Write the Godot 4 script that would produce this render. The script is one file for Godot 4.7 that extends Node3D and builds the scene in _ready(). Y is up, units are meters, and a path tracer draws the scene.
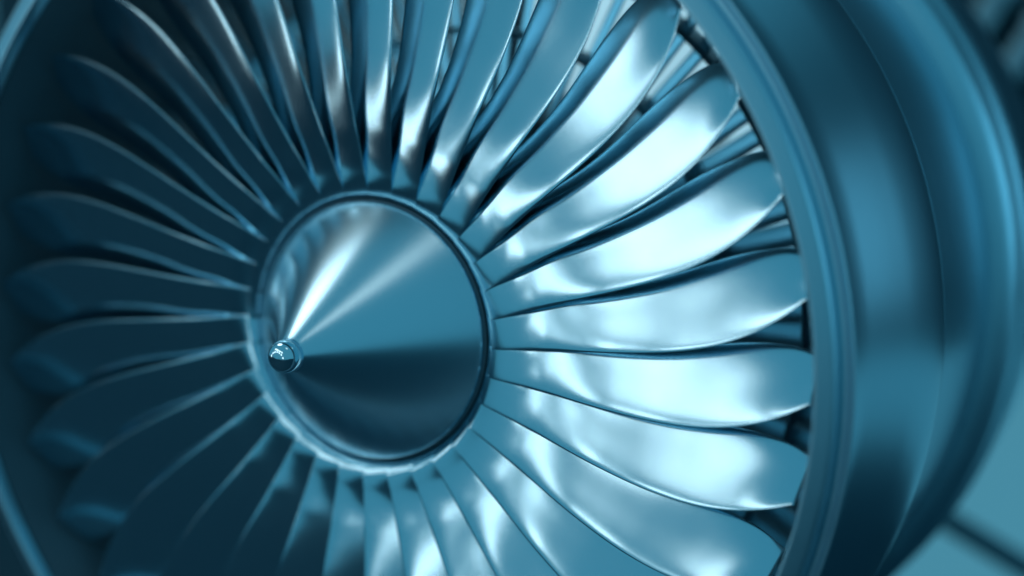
extends Node3D

# ---------------------------------------------------------------- measured lens and pose
const FOCAL_PIXELS := 1593.9
const LENS_SHIFT := Vector2(-8.7, -26.0)
const CAMERA_RIGHT := Vector3(0.885813, 0.026559, -0.463281)
const CAMERA_UP := Vector3(-0.096297, 0.987149, -0.127533)
const CAMERA_BACK := Vector3(0.453940, 0.157583, 0.876987)
const CAMERA_AT := Vector3(1.811569, 0.698624, 2.808288)
# sizes in metres
const BLADES := 32
const FIRST_ANGLE := -0.011139

# leading and trailing edge of a fan blade: radius, turn in degrees, place along the axis
const LEAD_R := [0.27, 0.314, 0.362, 0.406, 0.453, 0.497, 0.545, 0.589, 0.637, 0.681, 0.725, 0.773, 0.817, 0.864, 0.908, 0.956, 1.0]
const LEAD_D := [-12.07, -10.82, -9.74, -8.97, -8.34, -7.92, -7.57, -7.31, -7.03, -6.73, -6.36, -5.81, -5.15, -4.21, -3.11, -1.64, 0.0]
const LEAD_Z := [-0.062, -0.050, -0.0415, -0.036, -0.0300, -0.0230, -0.0155, -0.010, -0.006, -0.003, -0.001, 0.000, 0.0005, 0.0005, 0.0, 0.0, 0.0]
const TRAIL_R := [0.27, 0.32, 0.36, 0.4, 0.451, 0.499, 0.551, 0.599, 0.65, 0.702, 0.75, 0.801, 0.849, 0.901, 0.949, 1.0]
const TRAIL_D := [12.5, 13.0, 12.8, 11.4, 8.71, 6.72, 5.4, 4.77, 4.6, 4.79, 5.16, 5.58, 5.89, 5.97, 5.69, 4.91]
const TRAIL_Z := [-0.13, -0.108, -0.090, -0.077, -0.0655, -0.0585, -0.054, -0.051, -0.0495, -0.050, -0.0515, -0.054, -0.0565, -0.0585, -0.060, -0.061]
const RING_R := [0.27, 0.286, 0.297, 0.312, 0.335, 0.36, 0.385, 0.42]
const RING_Z := [-0.098, -0.082, -0.064, -0.053, -0.048, -0.047, -0.047, -0.048]

var M := {}
var used := {}


func lin(r: float, g: float, b: float) -> Color:
	return Color(r, g, b).linear_to_srgb()


func _ready() -> void:
	set_camera()
	set_air()
	set_lamps()
	make_materials()
	build_setting()
	build_nacelle()
	build_rotor()
	build_stand()
	build_background_things()


# ---------------------------------------------------------------- camera, air, lamps
func set_camera() -> void:
	var cam := Camera3D.new()
	cam.name = "camera"
	add_child(cam)
	cam.transform = Transform3D(Basis(CAMERA_RIGHT, CAMERA_UP, CAMERA_BACK).orthonormalized(), CAMERA_AT)
	cam.near = 0.1
	cam.far = 200.0
	cam.projection = Camera3D.PROJECTION_FRUSTUM
	cam.size = 576.0 / FOCAL_PIXELS * cam.near
	cam.frustum_offset = Vector2(-LENS_SHIFT.x, LENS_SHIFT.y) / FOCAL_PIXELS * cam.near
	var lens := CameraAttributesPhysical.new()
	lens.frustum_focal_length = 200.0
	lens.frustum_near = 0.1
	lens.frustum_far = 200.0
	lens.frustum_focus_distance = 3.17
	lens.exposure_aperture = 1.65
	cam.attributes = lens
	cam.current = true


func set_air() -> void:
	var e := Environment.new()
	e.background_mode = Environment.BG_COLOR
	e.background_color = lin(0.062, 0.255, 0.36)
	e.background_energy_multiplier = 1.0
	e.tonemap_mode = Environment.TONE_MAPPER_LINEAR
	e.tonemap_exposure = 1.0
	e.sdfgi_enabled = true
	e.ssao_enabled = true
	e.ssil_enabled = true
	var w := WorldEnvironment.new()
	w.name = "air"
	w.environment = e
	add_child(w)


func direction(az: float, el: float) -> Vector3:
	var a := deg_to_rad(az)
	var b := deg_to_rad(el)
	return Vector3(sin(a) * cos(b), sin(b), cos(a) * cos(b))


func softbox(at: Vector3, towards: Vector3, size: Vector2, energy: float, tint: Color, label: String) -> void:
	var t := Node3D.new()
	t.name = numbered("softbox_lamp")
	add_child(t)
	t.look_at_from_position(at, towards, Vector3.UP)
	t.set_meta("label", label)
	t.set_meta("category", "lamp")
	t.set_meta("group", "studio softbox lamps round the engine")
	var back := MeshInstance3D.new()
	back.name = "housing"
	var st := SurfaceTool.new()
	st.begin(Mesh.PRIMITIVE_TRIANGLES)
	var hx := size.x / 2.0 + 0.04
	var hy := size.y / 2.0 + 0.04
	var front := [Vector3(-hx, -hy, 0), Vector3(hx, -hy, 0), Vector3(hx, hy, 0), Vector3(-hx, hy, 0)]
	var rear: Array = []
	for v in front:
		rear.append(Vector3(v.x * 0.35, v.y * 0.35, 0.45))
	for i in 4:
		var j := (i + 1) % 4
		quad(st, front[i], front[j], rear[j], rear[i])
	quad(st, rear[0], rear[1], rear[2], rear[3])
	st.generate_normals()
	back.mesh = st.commit()
	var cloth := StandardMaterial3D.new()
	cloth.albedo_color = lin(0.02, 0.02, 0.022)
	cloth.roughness = 0.9
	back.material_override = cloth
	t.add_child(back, true)
	var face := MeshInstance3D.new()
	face.name = "glowing_diffuser"
	var b := BoxMesh.new()
	b.size = Vector3(size.x, size.y, 0.02)
	face.mesh = b
	face.position.z = 0.02
	var g := StandardMaterial3D.new()
	g.albedo_color = lin(0.8, 0.8, 0.8)
	g.emission_enabled = true
	g.emission = tint
	g.emission_energy_multiplier = 0.6
	face.material_override = g
	t.add_child(face, true)
	var l := AreaLight3D.new()
	l.name = "area_light"
	l.area_size = size
	l.area_normalize_energy = false
	l.light_energy = energy
	l.light_color = tint
	l.area_range = 60.0
	l.area_attenuation = 2.0
	l.shadow_enabled = true
	l.position.z = -0.01
	t.add_child(l, true)


func set_lamps() -> void:
	var white := Color(0.96, 0.99, 1.0)
	# an arch of small square lamps around the front left of the fan
	var arch := [[-62.0, -5.0, "lowest square lamp at the left foot of the lamp arch"], [-54.0, 5.0, "second square lamp up the left side of the lamp arch"], [-44.0, 11.0, "third square lamp up the left side of the lamp arch"], [-32.0, 14.5, "topmost square lamp of the lamp arch before the fan"], [-20.0, 13.0, "third square lamp up the right side of the lamp arch"], [-9.0, 7.0, "second square lamp up the right side of the lamp arch"], [0.0, -5.0, "lowest square lamp at the right foot of the lamp arch"]]
	for a in arch:
		softbox(direction(a[0], a[1]) * 5.0, Vector3.ZERO, Vector2(0.55, 0.55), 0.52, white, a[2])
	softbox(direction(-42.0, 25.5) * 5.0, Vector3.ZERO, Vector2(2.2, 0.72), 0.38, white, "widest white softbox lamp, above the lamp arch on the left")
	softbox(direction(-19.0, 23.5) * 5.0, Vector3.ZERO, Vector2(0.9, 0.7), 0.36, white, "white softbox lamp above the middle of the lamp arch")
	softbox(direction(-5.0, 21.0) * 5.0, Vector3.ZERO, Vector2(0.8, 0.8), 0.29, white, "dimmer square white softbox lamp above the right side of the lamp arch")
	softbox(direction(-84.0, 58.0) * 5.0, Vector3.ZERO, Vector2(2.0, 2.0), 0.75, white, "narrow white softbox lamp high beside the left of the engine")
	softbox(direction(42.0, 62.0) * 5.0, Vector3.ZERO, Vector2(1.1, 1.0), 0.14, white, "small faint softbox lamp almost overhead before the spinner")
	softbox(Vector3(-0.1, 0.35, -2.5), Vector3(-0.1, 0.3, 0.0), Vector2(1.5, 1.4), 0.3, Color(0.7, 0.92, 1.0), "added bluish softbox lamp lighting the duct from behind the engine")  # added lamp, brightens the duct interior and the backs of the blades
	softbox(direction(114.0, 12.0) * 5.0, Vector3(0.0, 0.0, -0.4), Vector2(1.6, 2.0), 0.34, Color(0.5, 0.86, 1.0), "added bluish softbox lamp brightening the casing from the right rear")  # added lamp, gives the barrel its bright mirrored band


# ---------------------------------------------------------------- helpers
func numbered(called: String) -> String:
	var n: int = used.get(called, 0)
	used[called] = n + 1
	return called if n == 0 else "%s_%03d" % [called, n]


func quad(st: SurfaceTool, a: Vector3, b: Vector3, c: Vector3, d: Vector3) -> void:
	for v in [a, b, c, a, c, d]:
		st.add_vertex(v)


func thing(called: String, label: String, category: String, at := Vector3.ZERO, group := "") -> Node3D:
	var o := Node3D.new()
	o.name = numbered(called)
	add_child(o)
	o.position = at
	o.set_meta("label", label)
	o.set_meta("category", category)
	if group:
		o.set_meta("group", group)
	return o


func part(called: String, mesh: Mesh, m: Material, parent: Node, at := Vector3.ZERO, turn := Vector3.ZERO) -> MeshInstance3D:
	var o := MeshInstance3D.new()
	o.name = called
	o.mesh = mesh
	o.material_override = m
	o.position = at
	o.rotation = turn
	parent.add_child(o, true)
	return o


func sample(xs: Array, ys: Array, x: float) -> float:
	# smooth (Catmull-Rom) look-up in a table
	var n := xs.size()
	var i := 0
	while i < n - 2 and x > xs[i + 1]:
		i += 1
	var x0: float = xs[i]
	var x1: float = xs[i + 1]
	var t := clampf((x - x0) / (x1 - x0), 0.0, 1.0)
	var y0: float = ys[i]
	var y1: float = ys[i + 1]
	var ya: float = ys[maxi(i - 1, 0)]
	var xa: float = xs[maxi(i - 1, 0)]
	var yb: float = ys[mini(i + 2, n - 1)]
	var xb: float = xs[mini(i + 2, n - 1)]
	var m0 := (y1 - ya) / (x1 - xa) * (x1 - x0)
	var m1 := (yb - y0) / (xb - x0) * (x1 - x0)
	var t2 := t * t
	var t3 := t2 * t
	return (2 * t3 - 3 * t2 + 1) * y0 + (t3 - 2 * t2 + t) * m0 + (-2 * t3 + 3 * t2) * y1 + (t3 - t2) * m1


# a surface grid with smooth normals; wrap_u joins the last column to the first
func grid_mesh(points: Array, wrap_u: bool) -> ArrayMesh:
	var rows := points.size()
	var cols: int = points[0].size()
	var v := PackedVector3Array()
	var uv := PackedVector2Array()
	var nrm := PackedVector3Array()
	var idx := PackedInt32Array()
	for r in rows:
		for c in cols:
			v.append(points[r][c])
			uv.append(Vector2(float(c) / (cols - 1), float(r) / (rows - 1)))
			nrm.append(Vector3.ZERO)
	var last := cols if wrap_u else cols - 1
	for r in rows - 1:
		for c in last:
			var d := (c + 1) % cols
			var a0 := r * cols + c
			var a1 := r * cols + d
			var b0 := a0 + cols
			var b1 := a1 + cols
			for tri in [[a0, a1, b1], [a0, b1, b0]]:
				var n := (v[tri[2]] - v[tri[0]]).cross(v[tri[1]] - v[tri[0]])
				for k in tri:
					nrm[k] += n
					idx.append(k)
	for i in nrm.size():
		nrm[i] = nrm[i].normalized()
	var arr := []
	arr.resize(Mesh.ARRAY_MAX)
	arr[Mesh.ARRAY_VERTEX] = v
	arr[Mesh.ARRAY_NORMAL] = nrm
	arr[Mesh.ARRAY_TEX_UV] = uv
	arr[Mesh.ARRAY_INDEX] = idx
	var m := ArrayMesh.new()
	m.add_surface_from_arrays(Mesh.PRIMITIVE_TRIANGLES, arr)
	return m


# turns a profile of (radius, z) about the engine axis; the profile is first rounded by subdividing
func lathe(profile: Array, around := 128, rounds := 2) -> ArrayMesh:
	var p: Array = profile.duplicate()
	for k in rounds:
		var q: Array = [p[0]]
		for i in p.size() - 1:
			q.append(p[i].lerp(p[i + 1], 0.25))
			q.append(p[i].lerp(p[i + 1], 0.75))
		q.append(p[p.size() - 1])
		p = q
	var pts: Array = []
	for a in p:
		var row := PackedVector3Array()
		for j in around:
			var t := TAU * j / around
			row.append(Vector3(a.x * cos(t), a.x * sin(t), a.y))
		pts.append(row)
	return grid_mesh(pts, true)


func box(size: Vector3) -> BoxMesh:
	var b := BoxMesh.new()
	b.size = size
	return b


func rod(from: Vector3, to: Vector3, r: float) -> ArrayMesh:
	var ax := (to - from).normalized()
	var s := ax.cross(Vector3.UP if absf(ax.y) < 0.9 else Vector3.RIGHT).normalized()
	var u := s.cross(ax)
	var pts: Array = []
	for k in [[0.0, 0.0], [0.0, 0.92], [0.004, 1.0], [0.996, 1.0], [1.0, 0.92], [1.0, 0.0]]:
		var row := PackedVector3Array()
		for j in 20:
			var t := TAU * j / 20.0
			row.append(from.lerp(to, k[0]) + (s * cos(t) + u * sin(t)) * r * k[1])
		pts.append(row)
	return grid_mesh(pts, true)


# ---------------------------------------------------------------- materials
func noise_texture(seed_: int, freq: float, dark: float, bright: float, octaves := 4) -> NoiseTexture2D:
	var f := FastNoiseLite.new()
	f.seed = seed_
	f.frequency = freq
	f.fractal_octaves = octaves
	var t := NoiseTexture2D.new()
	t.width = 512
	t.height = 512
	t.seamless = true
	t.noise = f
	var g := Gradient.new()
	g.set_color(0, Color(dark, dark, dark))
	g.set_color(1, Color(bright, bright, bright))
	t.color_ramp = g
	return t


func metal(c: Color, rough: float, seed_: int, relief := 0.0) -> StandardMaterial3D:
	var m := StandardMaterial3D.new()
	m.albedo_color = c
	m.metallic = 1.0
	m.roughness = 1.0
	m.roughness_texture = noise_texture(seed_, 0.006, rough * 0.9, rough * 1.1, 2)
	m.uv1_triplanar = true
	m.uv1_scale = Vector3(2.2, 2.2, 2.2)
	return m


func make_materials() -> void:
	M.blade = metal(lin(0.53, 0.80, 0.90), 0.16, 3)
	M.spinner = metal(lin(0.53, 0.80, 0.90), 0.28, 5)
	M.cap = metal(lin(0.60, 0.84, 0.92), 0.13, 7)
	M.hub = metal(lin(0.50, 0.78, 0.88), 0.27, 9)
	M.cowl = metal(lin(0.42, 0.68, 0.78), 0.28, 11)
	for plain in [[M.cowl, 0.28], [M.spinner, 0.26]]:
		plain[0].roughness_texture = null
		plain[0].roughness = plain[1]
	M.lip = metal(lin(0.42, 0.70, 0.80), 0.42, 13)
	M.vane = metal(lin(0.50, 0.78, 0.88), 0.3, 15)
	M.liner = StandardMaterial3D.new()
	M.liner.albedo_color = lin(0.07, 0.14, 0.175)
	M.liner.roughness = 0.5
	M.stand_paint = StandardMaterial3D.new()
	M.stand_paint.albedo_color = lin(0.03, 0.045, 0.055)
	M.stand_paint.roughness = 0.7
	M.floor = StandardMaterial3D.new()
	M.floor.albedo_color = lin(0.03, 0.07, 0.092)
	M.floor.roughness = 0.8
	M.floor.metallic_specular = 0.1
	M.wall = StandardMaterial3D.new()
	M.wall.albedo_color = lin(0.022, 0.068, 0.092)
	M.wall.roughness = 0.85
	M.brace = StandardMaterial3D.new()
	M.brace.albedo_color = lin(0.09, 0.2, 0.25)
	M.brace.roughness = 0.5
	M.pale = StandardMaterial3D.new()
	M.pale.albedo_color = lin(0.45, 0.72, 0.8)
	M.pale.roughness = 0.4


# ---------------------------------------------------------------- the setting
func build_setting() -> void:
	var f := part("floor", box(Vector3(26, 0.1, 11)), M.floor, self, Vector3(0, -1.75, 2.0))
	f.set_meta("kind", "structure")
	var w := thing("backdrop_screen", "dark backdrop screen added behind the engine, hung between two posts", "backdrop", Vector3(2.4, -1.70, -3.35))
	part("screen", box(Vector3(13.6, 3.9, 0.03)), M.wall, w, Vector3(0, 3.05, 0))  # added sheet, widened out of view so the casing mirrors something dark
	part("crossbar", rod(Vector3(-7.0, 5.04, 0), Vector3(7.0, 5.04, 0), 0.035), M.stand_paint, w)
	for side in [-1, 1]:
		part("post", rod(Vector3(6.9 * side, 0.0, 0), Vector3(6.9 * side, 5.02, 0), 0.04), M.stand_paint, w)


# ---------------------------------------------------------------- the engine casing
func build_nacelle() -> void:
	var t := thing("engine_nacelle", "blue steel engine casing with a rounded lip and flanged barrel around the fan", "engine casing")
	part("lip_ring", lathe([Vector2(1.034, 0.075), Vector2(1.0355, 0.090), Vector2(1.0375, 0.1025), Vector2(1.041, 0.1045), Vector2(1.048, 0.1027), Vector2(1.070, 0.096), Vector2(1.0735, 0.0935), Vector2(1.075, 0.088), Vector2(1.078, 0.066), Vector2(1.084, 0.061), Vector2(1.093, 0.063), Vector2(1.099, 0.066), Vector2(1.1025, 0.065), Vector2(1.1035, 0.060), Vector2(1.100, 0.052), Vector2(1.085, 0.040), Vector2(1.06, 0.037)], 192), M.lip, t)
	part("barrel", lathe([Vector2(1.04, 0.037), Vector2(1.072, 0.034), Vector2(1.068, 0.02), Vector2(1.054, -0.03), Vector2(1.052, -0.08), Vector2(1.060, -0.14), Vector2(1.076, -0.20), Vector2(1.098, -0.28), Vector2(1.120, -0.36), Vector2(1.136, -0.44), Vector2(1.138, -0.50), Vector2(1.128, -0.54), Vector2(1.106, -0.56), Vector2(1.100, -0.60), Vector2(1.099, -0.8), Vector2(1.102, -1.0), Vector2(1.106, -1.14), Vector2(1.09, -1.15)], 192), M.cowl, t)
	part("flange_ring", lathe([Vector2(1.0890, -1.1300), Vector2(1.1237, -1.1320), Vector2(1.1504, -1.1500), Vector2(1.1662, -1.1750), Vector2(1.1702, -1.2100), Vector2(1.1623, -1.2450), Vector2(1.1543, -1.2620), Vector2(1.1603, -1.2800), Vector2(1.1722, -1.3000), Vector2(1.1761, -1.3300), Vector2(1.1702, -1.3700), Vector2(1.1385, -1.3900), Vector2(1.0890, -1.4000)], 192), M.lip, t)
	part("rear_barrel", lathe([Vector2(1.0890, -1.3850), Vector2(1.1385, -1.3920), Vector2(1.1534, -1.4200), Vector2(1.1534, -1.7500), Vector2(1.1286, -1.9000), Vector2(1.0692, -2.0000)], 160), M.cowl, t)
	part("liner", lathe([Vector2(1.0352, 0.068), Vector2(1.032, 0.03), Vector2(1.022, -0.05), Vector2(1.0165, -0.15), Vector2(1.018, -0.25), Vector2(1.018, -0.40), Vector2(1.015, -0.8), Vector2(1.01, -1.4), Vector2(1.03, -1.9), Vector2(1.069, -1.999)], 160), M.liner, t)
	part("core_casing", lathe([Vector2(0.30, -0.195), Vector2(0.42, -0.197), Vector2(0.455, -0.21), Vector2(0.47, -0.5), Vector2(0.48, -1.0), Vector2(0.44, -1.5), Vector2(0.36, -1.9), Vector2(0.0, -1.95)], 128), M.liner, t)
	for shroud in [0.64, 0.83]:
		part("vane_shroud", lathe([Vector2(shroud, -0.50), Vector2(shroud + 0.012, -0.505), Vector2(shroud + 0.014, -0.56), Vector2(shroud + 0.012, -0.615), Vector2(shroud, -0.62), Vector2(shroud - 0.002, -0.56), Vector2(shroud, -0.50)], 128, 1), M.lip, t)
	# guide vanes behind the fan
	var pts: Array = []
	for i in 9:
		var r := lerpf(0.46, 1.015, i / 8.0)
		var row := PackedVector3Array()
		for j in 20:
			var a := TAU * j / 20.0
			var s := 0.5 - 0.5 * cos(a)
			var th := 0.006 * sin(a)
			var bend := 0.05 * (1.0 - s) * (1.0 - s) - 0.01
			row.append(Vector3(r, -bend * 1.0 + th, -0.52 - 0.09 * s))
		pts.append(row)
	var vane := grid_mesh(pts, true)
	for k in 90:
		part("guide_vane", vane, M.vane, t, Vector3.ZERO, Vector3(0, 0, TAU * (k + 0.3) / 90.0))


# ---------------------------------------------------------------- the fan
func camber_point(r: float, s: float) -> Vector3:
	var a0 := sample(LEAD_R, LEAD_D, r)
	var z0 := sample(LEAD_R, LEAD_Z, r)
	var a1 := sample(TRAIL_R, TRAIL_D, r)
	var z1 := sample(TRAIL_R, TRAIL_Z, r)
	var a := FIRST_ANGLE + deg_to_rad(lerpf(a0, a1, s))
	var z := lerpf(z0, z1, s)
	var chord := Vector2(r * deg_to_rad(a1 - a0), z1 - z0)
	var lift := 4.0 * s * (1.0 - s) * (-0.012 * smoothstep(0.4, 0.6, r))
	# bend towards the front face
	var off := Vector2(-chord.y, chord.x) * lift
	a += off.x / r
	z += off.y
	return Vector3(r * cos(a), r * sin(a), z)


func blade_mesh() -> ArrayMesh:
	var radial := 84
	var half := 22
	var pts: Array = []
	for i in radial + 1:
		var r := lerpf(0.284, 1.0, pow(float(i) / radial, 1.35))
		var top := PackedVector3Array()
		var bottom := PackedVector3Array()
		var thick := lerpf(0.011, 0.007, smoothstep(0.3, 0.95, r))
		var share := smoothstep(0.295, 0.445, r)
		for j in half + 1:
			var s := 0.5 - 0.5 * cos(PI * j / half)
			var p := camber_point(r, s)
			var rr := clampf(r, 0.29, 0.995)
			var du := camber_point(rr + 0.004, s) - camber_point(rr - 0.004, s)
			var sc := clampf(s, 0.01, 0.99)
			var dv := camber_point(r, sc + 0.01) - camber_point(r, sc - 0.01)
			var n := du.cross(dv).normalized()
			if n.z < 0.0:
				n = -n
			var h := thick * 0.5 * sqrt(maxf(0.0, 1.0 - pow(absf(2.0 * s - 1.0), 3.0)))
			var front := p + n * h
			var behind := p - n * h
			# near the hub the front faces merge into one smooth ring
			var ring := sample(RING_R, RING_Z, r) - 0.016 * smoothstep(0.5, 0.8, s)
			front.z = lerpf(ring, front.z, share)
			behind.z = lerpf(ring - 0.014 * smoothstep(0.0, 0.12, s) * smoothstep(0.0, 0.12, 1.0 - s), behind.z, share)
			top.append(front)
			bottom.append(behind)
		var row := PackedVector3Array(top)
		for j in range(half - 1, 0, -1):
			row.append(bottom[j])
		pts.append(row)
	# round over and close the tip
	var tip: PackedVector3Array = pts[pts.size() - 1]
	var cols := tip.size()
	for lap in [[0.75, 0.003], [0.35, 0.0045], [0.0, 0.005]]:
		var row := PackedVector3Array()
		for c in cols:
			var o := (cols - c) % cols
			var mid := (tip[c] + tip[o]) * 0.5
			var outwards := Vector3(mid.x, mid.y, 0.0).normalized()
			row.append(mid.lerp(tip[c], lap[0]) + outwards * lap[1])
		pts.append(row)
	return grid_mesh(pts, true)


func build_rotor() -> void:
	var t := thing("fan_rotor", "polished steel fan with thirty-two swept blades around a pointed spinner cone", "fan")
	part("hub", lathe([Vector2(0.20, -0.098), Vector2(0.272, -0.100), Vector2(0.290, -0.098), Vector2(0.305, -0.088), Vector2(0.34, -0.078), Vector2(0.375, -0.082), Vector2(0.392, -0.10), Vector2(0.40, -0.14), Vector2(0.40, -0.17), Vector2(0.39, -0.185), Vector2(0.30, -0.188)], 160), M.hub, t)
	var sp := part("spinner", lathe([Vector2(0.20, -0.083), Vector2(0.270, -0.079), Vector2(0.2800, -0.072), Vector2(0.2822, -0.066), Vector2(0.2815, -0.0595), Vector2(0.2775, -0.0545), Vector2(0.272, -0.0482), Vector2(0.25, -0.0225), Vector2(0.14, 0.106), Vector2(0.034, 0.2295), Vector2(0.026, 0.233)], 192, 2), M.spinner, t)
	part("gap_shade_ring", lathe([Vector2(0.24, -0.080), Vector2(0.283, -0.0795), Vector2(0.287, -0.076), Vector2(0.286, -0.071), Vector2(0.280, -0.069)], 160), M.liner, t)  # dark ring put in for the shadow gap between spinner and hub
	part("nose_cap", lathe([Vector2(0.0300, 0.2240), Vector2(0.0328, 0.2245), Vector2(0.0338, 0.227), Vector2(0.0338, 0.240), Vector2(0.0325, 0.254), Vector2(0.0275, 0.265), Vector2(0.016, 0.2725), Vector2(0.0000, 0.2745)], 64, 3), M.cap, sp)
	var blade := blade_mesh()
	for k in BLADES:
		part("fan_blade", blade, M.blade, t, Vector3.ZERO, Vector3(0, 0, TAU * k / BLADES))


# ---------------------------------------------------------------- what carries the engine, and what stands behind it
func build_stand() -> void:
	var t := thing("engine_stand", "dark steel cradle stand carrying the engine casing", "stand", Vector3(0, -1.70, 0))
	for z in [-0.30, -1.0]:
		var pts: Array = []
		for i in 25:
			var a := lerpf(PI * 1.22, PI * 1.78, i / 24.0)
			var row := PackedVector3Array()
			for c in [Vector2(1.128, -0.05), Vector2(1.128, 0.05), Vector2(1.2, 0.05), Vector2(1.2, -0.05)]:
				row.append(Vector3(c.x * cos(a), c.x * sin(a) + 1.70, z + c.y))
			pts.append(row)
		part("saddle", grid_mesh(pts, true), M.stand_paint, t)
		for s in [-1, 1]:
			part("leg", rod(Vector3(0.62 * s, 0.67, z), Vector3(0.8 * s, 0.0, z), 0.04), M.stand_paint, t)
	for s in [-1, 1]:
		part("base_rail", rod(Vector3(0.8 * s, 0.04, -1.2), Vector3(0.8 * s, 0.04, 0.1), 0.04), M.stand_paint, t)


func build_background_things() -> void:
	var b := thing("brace", "dark diagonal brace bar in front of the pale blue background", "brace", Vector3(2.25, -1.70, -2.6))
	part("bar", rod(Vector3(-2.75, 1.26, 0), Vector3(0.0, 0.03, 0), 0.04), M.brace, b)
	part("foot", box(Vector3(0.3, 0.03, 0.2)), M.stand_paint, b, Vector3(0.0, 0.015, 0))
	for a in [[Vector3(0.64, 0.73, -3.26), 0.45, "pale painted pipe stub clamped to the dark backdrop, the higher one"], [Vector3(0.78, 0.60, -3.26), 0.55, "pale painted pipe stub clamped to the dark backdrop, the lower one"]]:
		var p := thing("pipe_stub", a[2], "pipe", a[0], "pipe stubs on the dark backdrop")
		p.rotation.z = -a[1]
		part("tube", rod(Vector3(0, -0.2, 0), Vector3(0, 0.2, 0), 0.045), M.pale, p)
		part("collar", rod(Vector3(0, 0.08, 0), Vector3(0, 0.13, 0), 0.06), M.pale, p)
		part("clamp", box(Vector3(0.05, 0.05, 0.07)), M.stand_paint, p, Vector3(0, -0.02, -0.035))
